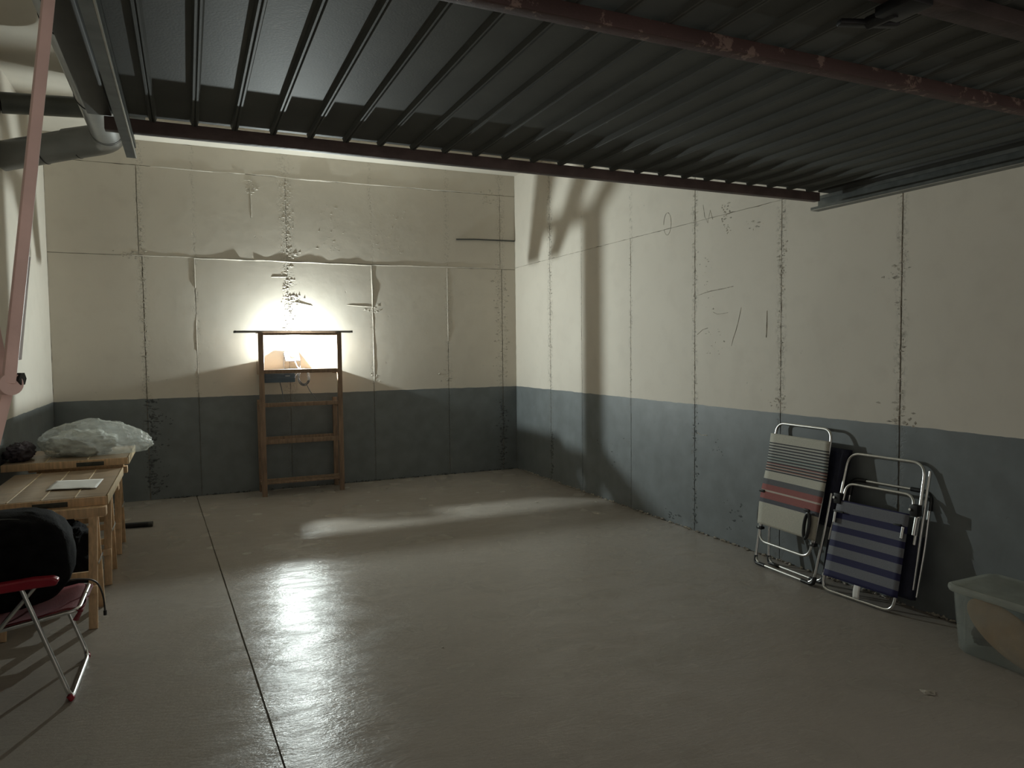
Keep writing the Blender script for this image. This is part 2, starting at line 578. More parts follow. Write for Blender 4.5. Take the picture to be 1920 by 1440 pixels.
bw = lambda u, v: (u, YB, v)
rw = lambda u, v: (XR, u, v)
NB, NR = (0, -1, 0), (-1, 0, 0)
ridge(wall_back, bw, NB, -.55, .12, 2.632, 2.632, .004, .014, 'ridge', 40)
ridge(wall_back, bw, NB, .09, 1.5, 2.626, 2.622, .008, .018, 'ridge', 100)
ridge(wall_back, bw, NB, 1.3, 2.1, 2.622, 2.618, .007, .016, 'ridge', 70)
ridge(wall_back, bw, NB, 2.0, 3.75, 2.622, 2.640, .006, .014, 'ridge', 100)
ridge(wall_back, bw, NB, -.30, .65, 3.58, 3.582, .006, .016, 'ridge', 60)
ridge(wall_back, bw, NB, .72, 1.6, 3.590, 3.575, .011, .022, 'ridge', 70)
ridge(wall_back, bw, NB, 1.55, 3.55, 3.580, 3.588, .007, .014, 'ridge', 110)
ridge(wall_back, bw, NB, .100, .100, 2.62, 2.30, .006, .012, 'ridge', 30)
ridge(wall_back, bw, NB, .101, .101, 2.00, 1.15, .004, .010, 'ridge', 50)
ridge(wall_back, bw, NB, 2.055, 2.060, 2.62, 2.10, .008, .014, 'ridge', 50)
ridge(wall_back, bw, NB, 2.06, 2.064, 2.10, 1.15, .004, .012, 'ridge', 50)
ridge(wall_back, bw, NB, .70, .70, 3.44, 3.10, .010, .028, 'ridge', 40)
ridge(wall_back, bw, NB, 3.02, 3.02, 2.62, 1.70, .004, .012, 'ridge', 50)
ridge(wall_back, bw, NB, 1.15, 1.35, 2.16, 2.12, .006, .010, 'ridge', 16)
ridge(wall_back, bw, NB, 1.75, 2.05, 2.14, 2.12, .005, .010, 'ridge', 16)
ridge(wall_back, bw, NB, .90, 1.08, 2.44, 2.45, .005, .010, 'ridge', 16)

# crumbled plaster along the joints: too fine to pick apart
def crumbs(parent, to3, axis_n, u, v0, v1, count, spread, size, m):
    mb = MB()
    sq = [1, 1, 1]
    sq[axis_n] = .35
    for _ in range(count):
        v = random.uniform(v0, v1)
        uu = u + random.gauss(0, spread) + noise.noise(Vector((v * 4, u, 2))) * spread
        r = size * random.uniform(.4, 1.3)
        s2 = list(sq)
        if random.random() < .6:
            s2[1 - axis_n if axis_n < 2 else 0] *= random.uniform(1.2, 3.0)
        mb.lump(to3(uu, v), r, s2)
    o = obj('crumbled_plaster', mb, m, parent, smooth=False, kind='stuff')
    return o
random.seed(5)
for (u, v0, v1, n, sp, sz, m) in [
    (-.42, 2.55, 3.10, 50, .010, .007, 'crumb_cream'), (-.40, 1.12, 2.55, 80, .010, .008, 'crumb_cream'), (-.50, 2.60, 2.68, 30, .07, .010, 'crumb_cream'),
    (-.37, .05, 1.10, 150, .028, .013, 'crumb_grey'), (-.30, .1, .95, 60, .05, .009, 'crumb_grey'),
    (1.077, 2.65, 3.55, 120, .035, .008, 'ridge'), (1.077, 1.75, 2.62, 130, .030, .010, 'ridge'), (1.12, 2.12, 2.24, 36, .06, .012, 'ridge'),
    (1.13, 2.64, 2.74, 30, .05, .012, 'ridge'), (.72, 3.36, 3.52, 30, .04, .012, 'ridge'),
    (2.06, 2.05, 2.15, 20, .05, .010, 'ridge'), (2.03, 1.2, 1.32, 18, .05, .010, 'ridge'), (3.0, 1.18, 1.34, 18, .04, .010, 'crumb_cream'), (3.03, 1.9, 2.5, 40, .03, .008, 'ridge'),
    (3.72, 1.15, 2.7, 90, .035, .009, 'crumb_cream'), (3.82, 1.2, 2.6, 80, .016, .009, 'crumb_cream'), (3.76, .03, .95, 120, .028, .012, 'crumb_grey'), (3.56, 3.46, 3.64, 34, .05, .009, 'crumb_cream'),
    (1.55, 2.75, 3.3, 50, .10, .006, 'ridge'), (2.3, 2.75, 3.3, 50, .12, .006, 'ridge')]:
    crumbs(wall_back, bw, 1, u, v0, v1, n, sp, sz, m)
for (u, v0, v1, n, sp, sz, m) in [
    (7.65, 1.6, 3.4, 90, .022, .010, 'crumb_cream'), (7.63, .03, .62, 70, .016, .012, 'crumb_grey'), (5.94, 1.12, 2.6, 40, .010, .007, 'crumb_cream'),
    (4.965, 1.15, 3.0, 90, .014, .008, 'crumb_cream'), (4.955, .05, 1.10, 70, .014, .010, 'crumb_grey'), (3.985, 1.15, 2.6, 70, .018, .008, 'crumb_cream'),
    (4.0, 1.14, 1.22, 24, .04, .010, 'crumb_cream'), (3.97, 2.15, 2.30, 24, .03, .010, 'crumb_cream'), (3.015, 1.2, 2.5, 50, .014, .007, 'crumb_cream'), (3.02, 1.1, 1.24, 24, .05, .010, 'crumb_cream'), (3.04, 2.0, 2.1, 16, .05, .008, 'crumb_cream'),
    (4.575, 2.60, 2.74, 26, .035, .010, 'crumb_cream'), (4.56, 2.50, 2.58, 16, .02, .008, 'crumb_cream'), (4.25, 2.48, 2.56, 12, .05, .007, 'crumb_cream'),
    (4.80, 1.85, 2.35, 22, .05, .006, 'crumb_cream'), (4.75, 1.5, 1.75, 18, .06, .006, 'crumb_cream'), (4.70, .70, .86, 12, .05, .007, 'crumb_grey'), (4.45, .1, .35, 20, .09, .010, 'crumb_grey'), (6.3, .3, .7, 14, .14, .008, 'crumb_grey'), (5.3, .02, .12, 14, .08, .010, 'crumb_grey')]:
    crumbs(wall_right, rw, 0, u, v0, v1, n, sp, sz, m)
# scratches and a troweled ring on the right wall
def scratch(parent, to3, nrm, pts, r):
    mb = MB()
    mb.tube([Vector(to3(*p)) for p in pts], [r * random.uniform(.5, 1.1) for _ in pts], 5)
    return obj('scratch', mb, 'crumb_cream', parent)
scratch(wall_right, rw, NR, [(4.93, 2.03), (4.84, 2.045), (4.76, 2.055), (4.62, 2.062), (4.49, 2.072)], .0042)
scratch(wall_right, rw, NR, [(4.93, 1.70), (4.86, 1.74), (4.80, 1.75)], .004)
scratch(wall_right, rw, NR, [(4.40, 1.90), (4.43, 1.80), (4.46, 1.72), (4.49, 1.66), (4.51, 1.60)], .0030)
scratch(wall_right, rw, NR, [(4.125, 1.86), (4.128, 1.74), (4.132, 1.66)], .0045)
scratch(wall_right, rw, NR, [(4.73, 1.88), (4.68, 1.86), (4.60, 1.862), (4.55, 1.868)], .0026)
scratch(wall_right, rw, NR, [(5.35 + .055 * math.cos(a), 2.70 + .10 * math.sin(a)) for a in [k * .45 for k in range(14)]], .0035)
scratch(wall_right, rw, NR, [(4.86, 2.78), (4.84, 2.68), (4.80, 2.62), (4.77, 2.72), (4.74, 2.64)], .003)
scratch(wall_right, rw, NR, [(4.93, .86), (4.88, .845), (4.80, .85)], .004)
# dark rebar stub lying flat on the back wall near the corner
rb = MB().tube([(3.145, YB - .010, 2.985), (3.4, YB - .010, 2.998), (3.7, YB - .010, 3.001), (3.955, YB - .010, 3.005)], .0085, 8)
tag(obj('iron_rod', rb, 'dark_steel'), 'thin dark iron rod fixed flat on upper back wall near corner', 'rod')
# rough mortar where the walls meet the floor
def skirting_crumbs(parent, pts, count, m):
    mb = MB()
    for _ in range(count):
        t = random.random()
        a, b = Vector(pts[0]), Vector(pts[1])
        p = a.lerp(b, t) + Vector((random.uniform(-.012, .004), random.uniform(-.012, .004), random.uniform(0, .008)))
        mb.lump(p, .012 * random.uniform(.5, 1.6), (1, 1, .6))
    obj('mortar_crumbs', mb, m, parent, smooth=False, kind='stuff')
random.seed(9)
skirting_crumbs(wall_right, ((XR - .004, 2.2, .004), (XR - .004, 8.6, .004)), 320, 'crumb_cream')
skirting_crumbs(wall_back, ((-.3, YB - .004, .004), (3.9, YB - .004, .004)), 160, 'crumb_grey')
# small debris on the floor
for i, (x, y, s) in enumerate([(3.25, 6.62, .018), (2.95, 6.70, .014), (3.55, 5.9, .03), (1.95, 5.3, .012), (1.2, 3.6, .010), (3.05, 2.15, .035)]):
    o = obj('debris_chip', MB().lump((x, y, .003), s, (1, 1.4, .22)), 'crumb_cream', floor, smooth=False)

# ------------------------------------------------------------------ tilt-up garage door, open overhead
ZD = 2.350                                    # underside of the flat sheet
DX0, DX1, DY0, DY1 = -.20, 2.87, .42, 2.665
door = thing('garage_door', 'dark corrugated tilt-up garage door standing open overhead', 'garage door', ((DX0 + DX1) / 2, DY1, ZD))
obj('sheet', MB().box((DX0, DY0, ZD + .014), (DX1, DY1 - .012, ZD + .017)), 'door_sheet', door, smooth=False)
rb0 = None
k = 0
xr = -.08
while xr < DX1 - .03:
    mb = MB()
    w1, w2, h = .026, .016, .014
    z1 = ZD + .014
    prof = [(xr - w1 / 2, z1), (xr - w2 / 2, z1 - h), (xr - .003, z1 - h), (xr, z1 - h + .004), (xr + .003, z1 - h), (xr + w2 / 2, z1 - h), (xr + w1 / 2, z1)]
    mb.prism([(x, DY0 + .01, z) for x, z in prof], None, (0, DY1 - DY0 - .024, 0))
    if rb0 is None:
        rb0 = obj('rib', mb, 'door_sheet', door, smooth=False)
    else:
        o = rb0.copy(); COL.objects.link(o)
        o.location = rb0.location + Vector((k * .1253, 0, 0))
    k += 1
    xr = -.08 + k * .1253
obj('end_rail', MB().box((DX0 - .02, DY1 - .012, ZD - .036), (DX1 + .02, DY1 + .024, ZD + .0065), .003), 'red_oxide', door)
obj('cross_beam', MB().box((DX0, 1.398, ZD - .034), (DX1, 1.438, ZD - .0005), .003), 'rust', door, label='red cross beam with peeling paint')
obj('cross_beam', MB().box((DX0, 1.035, ZD - .034), (DX1, 1.090, ZD - .0005), .003), 'dark_beam', door)
obj('cross_beam', MB().box((DX0, .42, ZD - .04), (DX1, .47, ZD - .0005), .003), 'red_oxide', door)
obj('side_frame', MB().box((DX0 - .065, DY0, ZD + .003), (DX0 + .004, DY1 - .02, ZD + .045), .004), 'dark_steel', door)
obj('side_frame', MB().box((DX1 - .004, DY0, ZD + .003), (DX1 + .075, DY1 - .02, ZD + .045), .004), 'dark_steel', door)
lk = obj('lock_plate', MB().box((1.355, 1.02, ZD - .055), (1.425, 1.105, ZD - .033), .004), 'black', door)
obj('handle_stem', MB().tube([(1.39, 1.08, ZD - .045), (1.385, 1.145, ZD - .045)], .014, 10), 'black', lk)
obj('handle_bar', MB().beam((1.322, 1.168, ZD - .045), (1.452, 1.124, ZD - .045), .022, .012, (0, 0, 1), .004), 'black', lk)

# guide tracks: open C channels
def track(name, x0, x1, y0, y1, z0, z1, openleft, label):
    t = thing(name, label, 'track', ((x0 + x1) / 2, y1, z0), 'guide tracks of the overhead door')
    th = .004
    c = MB().box((x0, y0, z0), (x1, y1, z0 + th)).box((x0, y0, z1 - th), (x1, y1, z1))
    xa = x1 - th if openleft else x0
    c.box((xa, y0, z0), (xa + th, y1, z1))
    xb = x0 if openleft else x1 - th
    c.box((xb, y0, z0), (xb + th, y1, z0 + .016)).box((xb, y0, z1 - .016), (xb + th, y1, z1))
    obj('channel', c, 'galv', t, smooth=False)
    obj('lower_lip', MB().tube([(xb + th / 2, y0, z0 + .002), (xb + th / 2, y1, z0 + .002)], .003, 6), 'bright_steel', t)
    if openleft:
        for y in (1.2, 2.3):
            obj('hanger', MB().box((x1 + .001, y - .015, z0 + .01), (x1 + .025, y + .015, ZC), .002), 'galv', t)
    return t
track('guide_track', 2.930, 2.985, YF, 2.75, 2.285, 2.351, True, 'grey steel guide track at right edge of the overhead door')
track('guide_track', -.168, -.138, YF, 2.790, 2.262, 2.3125, False, 'grey steel guide track beside the duct at left edge of the door')

# faded red lever arm on the left jamb
jamb = structure(obj('trim_1', MB().box((-.30, YF - .04, 0), (-.235, YF + .05, 2.52), .004), 'pink_steel'))
arm = thing('door_lever_arm', 'faded red steel lever arm of the door hanging at left edge', 'lever arm', (-.196, 1.06, 1.55))
P0 = Vector((-.2010, 1.055, 1.563)); P1 = Vector((-.118, 1.134, 2.345))
obj('upper_bar', MB().beam(P0, P1, .0135, .020, (.30, -.95, 0), .003), 'pink_steel', arm)
# rounded boss at the joint
def disc(c, ax, r, t, n=20):
    c, ax = Vector(c), Vector(ax).normalized()
    return MB().tube([c - ax * t / 2, c + ax * t / 2], r, n)
AX = Vector((.55, -.83, 0))
obj('end_boss', disc(P0, AX, .0135, .016), 'pink_steel', arm)
obj('bolt', disc(P0 + Vector((.009, .004, .006)), (1, -.3, 0), .0085, .012, 6), 'black', arm)
obj('stiffener', MB().beam(P0 + Vector((.006, .018, .03)), P0 + Vector((.0185, .030, .16)), .010, .006, (.55, -.83, 0), .001), 'glint_steel', arm, label='steel stiffener plate with painted glint')
obj('lower_bar', MB().beam(P0 + Vector((-.004, .02, .0)), (-.2300, 1.05, 1.445), .013, .012, (.55, -.83, 0), .003), 'pink_steel', arm)
obj('rear_bar', MB().beam(P0 + Vector((-.012, .03, .0)), (-.262, 1.07, 1.98), .016, .012, (.55, -.83, 0), .003), 'pink_steel', arm)

# ------------------------------------------------------------------ ventilation duct and pipe under the ceiling
duct = thing('ventilation_duct', 'fat grey round duct with elbow running beside the overhead door', 'duct', (-.5, 6.4, 3.26))
dz, dr = 3.27, .112
obj('straight_run', MB().tube([(-.50, 1.0, dz), (-.50, 6.26, dz)], dr, 32), 'duct', duct)
el = rounded([(-.50, 6.20, dz), (-.50, 6.46, dz), (-.80, 6.55, dz - .055)], .2, 10)
obj('elbow', MB().tube(el, dr * 1.03, 32), 'duct', duct)
obj('branch', MB().tube([(-.72, 6.53, dz - .042), (XL + .01, 6.72, dz - .15)], dr, 32), 'duct', duct)
for y in (2.6, 4.2, 5.4, 6.22):
    obj('seam_ring', MB().tube([(-.50, y, dz), (-.50, y + .012, dz)], dr + .005, 32), 'black', duct)
a, b = Vector((-.72, 6.53, dz - .042)), Vector((XL + .01, 6.72, dz - .15))
for t in (.02, .45):
    p = a.lerp(b, t)
    obj('seam_ring', MB().tube([p, p + (b - a).normalized() * .008], dr + .004, 32), 'black', duct)
pp = MB().tube([(XL + .01, 6.78, 3.545), (-.28, 6.98, 3.66)], .080, 24)
tag(obj('drain_pipe', pp, 'pipe_dark'), 'dark grey pipe crossing above the duct from the left wall', 'pipe')

# ------------------------------------------------------------------ wooden rack with the floodlight
rack = thing('wooden_rack', 'tall open brown wooden rack standing against the back wall', 'rack', (1.15, 8.42, 0))
for (x0, x1) in ((.702, .757), (1.545, 1.598)):
    for (y0, y1, zt) in ((8.225, 8.263, 1.80), (8.565, 8.605, 1.05)):
        obj('post', MB().box((x0, y0, 0), (x1, y1, zt), .004), 'rack_wood', rack)
for (z0, z1) in ((1.772, 1.800), (1.353, 1.396), (.985, 1.030), (.575, .625)):
    obj('rung', MB().box((.755, 8.232, z0), (1.555, 8.262, z1), .003), 'rack_wood', rack)
for (z0, z1) in ((.575, .620),):
    obj('rung', MB().box((.755, 8.572, z0), (1.555, 8.600, z1), .003), 'rack_wood', rack)
for (x0, x1) in ((.715, .745), (1.556, 1.586)):
    for (z, y1) in ((.09, 8.567), (.96, 8.567), (1.335, 8.636)):
        zt = z + (.150 if z > 1.3 and x0 < 1 else .036)          # left board, unseen, made taller to shade the lower left wall
        obj('side_rail', MB().box((x0, 8.268, z), (x1, y1, zt), .003), 'rack_wood', rack)
obj('light_stop_shelf', MB().box((.716, 8.362, 1.3715), (1.595, 8.636, 1.386), .002), 'rack_wood', rack)  # unseen board, added to cut the lamp's light off the floor below
for y in (8.250, 8.36, 8.47):
    obj('shelf_slat', MB().box((.70, y, .130), (1.605, y + .05, .148), .002), 'rack_wood', rack)
for (y0, y1) in ((8.418, 8.484), (8.300, 8.348)):
    ts = obj('top_slat', MB().box((.475, y0, 1.8008), (1.735, y1, 1.824), .003), 'rod', rack, label='long grey slat across the rack top')
    for x in (.468, 1.730):
        obj('slat_end', MB().box((x, y0 - .001, 1.8004), (x + .012, y1 + .001, 1.8250), .002), 'dark_steel', ts)
for x in (.70, 1.545):
    obj('cradle', MB().box((x, 8.265, 1.793), (x + .053, 8.487, 1.8005), .001), 'rack_wood', rack)

LC = Vector((1.097, 8.582, 1.535))
TILT = R(30)
lm = Matrix.Translation(LC) @ Matrix.Rotation(R(12), 4, 'Z') @ Matrix.Rotation(-TILT, 4, 'X')     # local -Y is the beam axis
lamp = thing('floodlight', 'lit white floodlight glowing inside the wooden rack', 'floodlight', (LC.x, LC.y, 1.40))
hsg = obj('housing', MB().box((-.085, .004, -.056), (.085, .030, .056), .006, lm), 'lamp_housing', lamp)
bz = MB()
for lo, hi in (((-.085, -.004, .046), (.085, .006, .056)), ((-.085, -.004, -.056), (.085, .006, -.046)), ((-.085, -.004, -.048), (-.075, .006, .048)), ((.075, -.004, -.048), (.085, .006, .048))):
    bz.box(lo, hi, .002, lm)
obj('bezel', bz, 'lamp_housing', lamp)
obj('reflector', MB().box((-.076, .001, -.047), (.076, .0045, .047), 0, lm), 'reflector', lamp, smooth=False)
for i in range(6):
    x = -.0625 + i * .025
    obj('cooling_fin', MB().box((x - .002, .028, -.042), (x + .002, .038, .042), 0, lm), 'lamp_housing', hsg)
obj('lens_neck', MB().tube([lm @ Vector((0, .002, 0)), lm @ Vector((0, -.034, 0))], [.026, .0215], 20), 'reflector', lamp)
led = MB()
rings = [[lm @ Vector((.021 * math.cos(t_) * math.cos(a_), -.034 - .014 * math.sin(t_), .021 * math.cos(t_) * math.sin(a_))) for a_ in [k_ * math.pi / 10 for k_ in range(20)]] for t_ in (0, .3, .6, .9, 1.2, 1.5)]
led.add([p for r_ in rings for p in r_], [(j * 20 + i, j * 20 + (i + 1) % 20, (j + 1) * 20 + (i + 1) % 20, (j + 1) * 20 + i) for j in range(5) for i in range(20)] + [tuple(100 + i for i in range(20))])
MT['led'] = mat('lit_led', (1, 1, 1), .4, var=0, emit=LAMP_COLOR, strength=LAMP_STRENGTH)
obj('led_lens', led, 'led', lamp, label='glowing white LED lens')
br = MB()
br.tube(rounded([lm @ Vector((-.092, .012, 0)), Vector((LC.x - .092, 8.585, 1.393)), Vector((LC.x + .092, 8.585, 1.393)), lm @ Vector((.092, .012, 0))], .02, 4), .005, 8)
obj('bracket', br, 'lamp_housing', lamp)

bx = thing('power_box', 'slate box with a looped cable hanging below the floodlight', 'power box', (.94, 8.32, 1.24))
b0 = obj('case', MB().box((.762, 8.266, 1.250), (1.085, 8.358, 1.3712), .008), 'blue_box', bx)
obj('lid_seam', MB().box((.760, 8.263, 1.300), (1.088, 8.360, 1.304), .001), 'lamp_housing', b0)
obj('latch', MB().box((.98, 8.259, 1.318), (1.03, 8.268, 1.326), .002), 'bright_steel', b0)
def loop(c, rx, rz, y, n=30, a0=0, a1=2 * math.pi):
    return [(c[0] + rx * math.sin(a0 + (a1 - a0) * i / n), y + .01 * math.sin(i * .9), c[1] - rz * math.cos(a0 + (a1 - a0) * i / n)) for i in range(n + 1)]
for i, (rx, rz) in enumerate(((.055, .075), (.065, .095), (.048, .085))):
    obj('cable_loop', MB().tube(loop((1.19, 1.30), rx, rz, 8.325 + i * .014), .0055, 8), 'cable', bx)
obj('cable', MB().tube(rounded([(1.085, 8.34, 1.30), (1.14, 8.35, 1.36), (1.19, 8.36, 1.385), (1.15, 8.50, 1.40), (1.12, 8.57, 1.50)], .05, 5), .005, 8), 'cable', bx)
obj('cable', MB().tube(rounded([(.93, 8.34, 1.252), (.95, 8.33, 1.15), (.96, 8.33, 1.06), (.97, 8.31, 1.033)], .05, 5), .005, 8), 'cable', bx)
obj('cable', MB().tube(rounded([(1.22, 8.34, 1.215), (1.25, 8.33, 1.14), (1.30, 8.33, 1.08), (1.33, 8.31, 1.033)], .05, 5), .005, 8), 'cable', bx)

# ------------------------------------------------------------------ pine trestles along the left wall
def copy_tree(o, parent=None):
    c = o.copy()
    COL.objects.link(c)
    c.parent = parent
    for ch in o.children:
        copy_tree(ch, c)
    return c

def make_trestle(spread, zt, label):
    """ridge along X at x -1.10..-0.48, A-frame legs in Y, built at y=0"""
    t = thing('trestle', label, 'trestle', (-.75, 0, 0), 'pine trestles in a row by the left wall')
    obj('ridge_beam', MB().box((-1.10, -.038, zt - .055), (-.475, .038, zt), .004), 'pine', t)
    for x in (-.99, -.545):
        for s in (-1, 1):
            obj('leg', MB().beam((x, s * .030, zt - .056), (x, s * spread, .0), .046, .024, (0, 1, 0), .003), 'pine', t)
    for s in (-1, 1):
        for zf in (.22,):
            yy = s * (.030 + (spread - .030) * (1 - zf / (zt - .056)))
            obj('spreader', MB().box((-1.012, yy - .011 + s * .022, zf - .022), (-.523, yy + .011 + s * .022, zf + .022), .003), 'pine', t)
    for x in (-.516, -1.018):
        obj('hinge_strap', MB().beam((x, -spread * .55, .36), (x, spread * .55, .36), .004, .014, (0, 0, 1), .001), 'bright_steel', t)
    return t

t1 = make_trestle(.205, .675, 'pine A-frame trestle nearest the camera under the paper sheet')
t1.location.y = 4.94
t2 = copy_tree(t1)
t2.location.y = 5.80
t2['label'] = 'middle pine trestle of the row by left wall'
t3 = copy_tree(t1)
t3.location.y = 6.62
t3['label'] = 'farthest pine trestle, beneath the plastic bag'

def slat_top(name, x0, x1, y0, y1, z, th, n, label):
    t = thing(name, label, 'board', ((x0 + x1) / 2, (y0 + y1) / 2, z - th), 'pine boards laid over the trestles')
    w = (x1 - x0) / n
    for i in range(n):
        a = x0 + i * w
        obj('plank', MB().box((a + .004, y0, z - th), (a + w - .004, y1, z), .003), 'pine_top', t)
        if i:
            obj('lath', MB().box((a - .0035, y0 + .004, z - th), (a + .0035, y1 - .004, z + .003), .001), 'pine_edge', t)
    obj('edge_batten', MB().box((x0, y0 - .014, z - th + .001), (x1, y0 - .0005, z - .002), .003), 'pine', t)
    obj('edge_lath', MB().box((x1 + .0005, y0, z - th), (x1 + .006, y1, z + .004), .001), 'pine_edge', t)
    return t
s1 = slat_top('plank_top', -1.16, -.475, 4.985, 6.13, .730, .055, 4, 'varnished plank top with the white paper on it')
obj('maker_label', MB().box((-.86, 4.968, .682), (-.68, 4.972, .712), .001), 'label_dark', s1)
s2 = slat_top('plank_top', -1.25, -.44, 6.20, 6.95, .800, .055, 3, 'varnished plank top carrying the clear plastic bag')
s2.location.z += 0
obj('maker_label', MB().box((-.78, 6.182, .752), (-.60, 6.187, .782), .001), 'label_dark', s2)
for y in (6.62,):
    obj('batten', MB().box((-1.15, y - .05, .677), (-.50, y + .03, .744), .003), 'pine', s2)

pm = MB().grid(lambda u, v: (-.845 + u * .285 + v * .010, 5.31 + v * .37 - u * .06, .7345 + .006 * math.sin(u * 3.1) * (1 - v) + .004 * noise.noise(Vector((u * 3, v * 3, 0)))), 14, 10)
po = tag(obj('paper_sheet', pm, 'paper'), 'white paper sheet lying on the near plank top', 'paper')
sm = po.modifiers.new('thick', 'SOLIDIFY'); sm.thickness = .0012; sm.offset = 1

# lumpy soft shapes
def blob(c, r, seed, amp, fq, nu=48, nv=28, flat=None, power=1.0, tip=None, crease=0.0, crfq=6.0, crumple=0.0):
    sx = Vector((seed * 3.1, seed * 1.7, seed * 5.3))
    def fn(u, v):
        a = u * 2 * math.pi
        t = -math.pi / 2 + v * math.pi
        d = Vector((math.cos(t) * math.cos(a), math.cos(t) * math.sin(a), math.sin(t)))
        e = Vector([math.copysign(abs(q) ** power, q) for q in d])
        k = 1 + amp * noise.noise(d * fq + sx) + amp * .5 * noise.noise(d * fq * 2.3 + sx)
        if crease:
            k += crease * (abs(noise.noise(d * crfq + sx)) - .25) + crease * .5 * (abs(noise.noise(d * crfq * 2.4 + sx)) - .25)
        if crumple:
            ds, _pts = noise.voronoi(Vector((d.x * 2.4, d.y * 2.2, d.z * 2.0)) + sx)
            g = ds[1] - ds[0]
            k += crumple * (math.exp(-14 * g) - .25)
            ds, _pts = noise.voronoi(d * 4.6 + sx)
            k += crumple * .4 * (math.exp(-14 * (ds[1] - ds[0])) - .25)
        p = Vector((e.x * r[0], e.y * r[1], e.z * r[2])) * k
        if tip:
            w = max(0, d.dot(Vector(tip[0]).normalized())) ** tip[2]
            p += Vector(tip[0]) * tip[1] * w
        p += Vector(c)
        if flat is not None and p.z < flat:
            p.z = flat + (p.z - flat) * .02
        return p
    return MB().grid(fn, nu, nv)

def weld(mb):
    me = mb.mesh('tmp', True, 180)
    bm = bmesh.new(); bm.from_mesh(me)
    bmesh.ops.remove_doubles(bm, verts=bm.verts, dist=.0008)
    bmesh.ops.recalc_face_normals(bm, faces=bm.faces)
    bm.to_mesh(me); bm.free()
    me.shade_smooth()
    return me

bagt = thing('plastic_bag', 'crumpled clear plastic bag of white cloth on the far plank top', 'plastic bag', (-.72, 6.55, .80))
obj('film', weld(blob((-.735, 6.55, .905), (.345, .27, .165), 4, .10, 1.5, 200, 110, .806, 1.0, ((1, -.05, -.22), .12, 6), .05, 3.0, .05)), 'bag', bagt)
obj('contents', weld(blob((-.78, 6.56, .885), (.24, .19, .10), 8, .22, 1.8, 60, 36, .810, .9, None, .25, 3.5)), 'white_cloth', bagt)
clo = thing('cloth_bundle', 'dark plum cloth bundle beside the plastic bag at the left wall', 'cloth', (-1.12, 6.45, .80))
obj('bundle', weld(blob((-1.165, 6.40, .860), (.088, .17, .070), 12, .22, 2.2, 44, 28, .803, .9, None, .3, 4)), 'plum_cloth', clo)

# black sack under the trestles
sk = tag(obj('black_sack', weld(blob((-.86, 5.38, .27), (.26, .24, .27), 21, .16, 2.2, 56, 36, .004, .85, None, .22, 4)), 'black_fabric'),
         'black crumpled sack on floor under the trestle tops', 'sack')
bt = thing('black_tube', 'short black tube lying on floor beyond the trestles', 'tube', (-.42, 7.33, 0))
obj('barrel', MB().tube([(-.62, 7.36, .025), (-.365, 7.32, .025)], .024, 16), 'black', bt)
obj('cap', MB().tube([(-.372, 7.321, .025), (-.338, 7.316, .025)], .0245, 16), 'dark_steel', bt)

# ------------------------------------------------------------------ red folding chair with the backpack
rc = thing('red_folding_chair', 'red folding beach chair with metal legs by the trestles', 'chair', (-.8, 4.05, 0))
yn, yf = 3.80, 4.32
obj('front_leg_frame', MB().tube(rounded([(-.715, yn, .555), (-.535, yn - .02, .012), (-.525, yf - .02, .012), (-.705, yf, .555)], .055, 6), .0105, 12), 'alu', rc)
obj('rear_leg_frame', MB().tube(rounded([(-.66, yn + .025, .545), (-1.10, yn + .02, .012), (-1.10, yf - .02, .012), (-.66, yf - .025, .545)], .055, 6), .0105, 12), 'alu', rc)
obj('seat_frame', MB().tube(rounded([(-1.16, yn + .05, .30), (-.50, yn + .05, .400), (-.50, yf - .05, .400), (-1.16, yf - .05, .30)], .05, 6), .010, 12), 'alu', rc)
obj('back_frame', MB().tube(rounded([(-1.02, yn + .035, .32), (-1.21, yn + .035, .98), (-1.21, yf - .035, .98), (-1.02, yf - .035, .32)], .06, 6), .010, 12), 'alu', rc)
def sling(fn, nu=12, nv=16, th=.004):
    return MB().grid(fn, nu, nv), th
def add_sling(name, fn, m, parent, th=.004, nu=10, nv=20):
    o = obj(name, MB().grid(fn, nu, nv), m, parent, angle=80)
    md = o.modifiers.new('thick', 'SOLIDIFY'); md.thickness = th; md.offset = 0
    return o
add_sling('seat', lambda u, v: (-1.14 + v * .655, yn + .052 + u * (yf - yn - .104), .312 + v * .105 - .030 * math.sin(math.pi * v) * math.sin(math.pi * u) - (.03 * (v - .93) / .07 if v > .93 else 0)), 'red_fabric', rc)
add_sling('backrest', lambda u, v: (-1.035 - v * .172, yn + .037 + u * (yf - yn - .074), .36 + v * .60 - .0), 'red_fabric', rc)
add_sling('seat_flap', lambda u, v: (-.492 + .012 * math.sin(u * 7) - v * .035, yn + .06 + u * .38, .405 - v * .085 * (.4 + .6 * abs(math.sin(u * 4.2 + .4)))), 'red_fabric', rc)
for y in (yn - .005, yf + .005):
    ol = []
    prof = [(-1.16, .560), (-.66, .592), (-.585, .588), (-.562, .572), (-.575, .548), (-.66, .546), (-1.16, .525)]
    mb = MB().prism([(x, y - .026, z) for x, z in rounded([(x, 0, z) for x, z in prof], .02, 3) and prof], None, (0, .052, 0))
    o = obj('armrest', mb, 'red_plastic', rc)
    bv = o.modifiers.new('bev', 'BEVEL'); bv.width = .009; bv.segments = 3
for (x, y) in ((-.535, yn - .02), (-.525, yf - .02)):
    obj('foot_cap', MB().tube([(x - .008, y, .030), (x, y, .013), (x + .001, y + (.022 if y < 4 else -.022), .0125)], .0125, 12), 'red_plastic', rc)

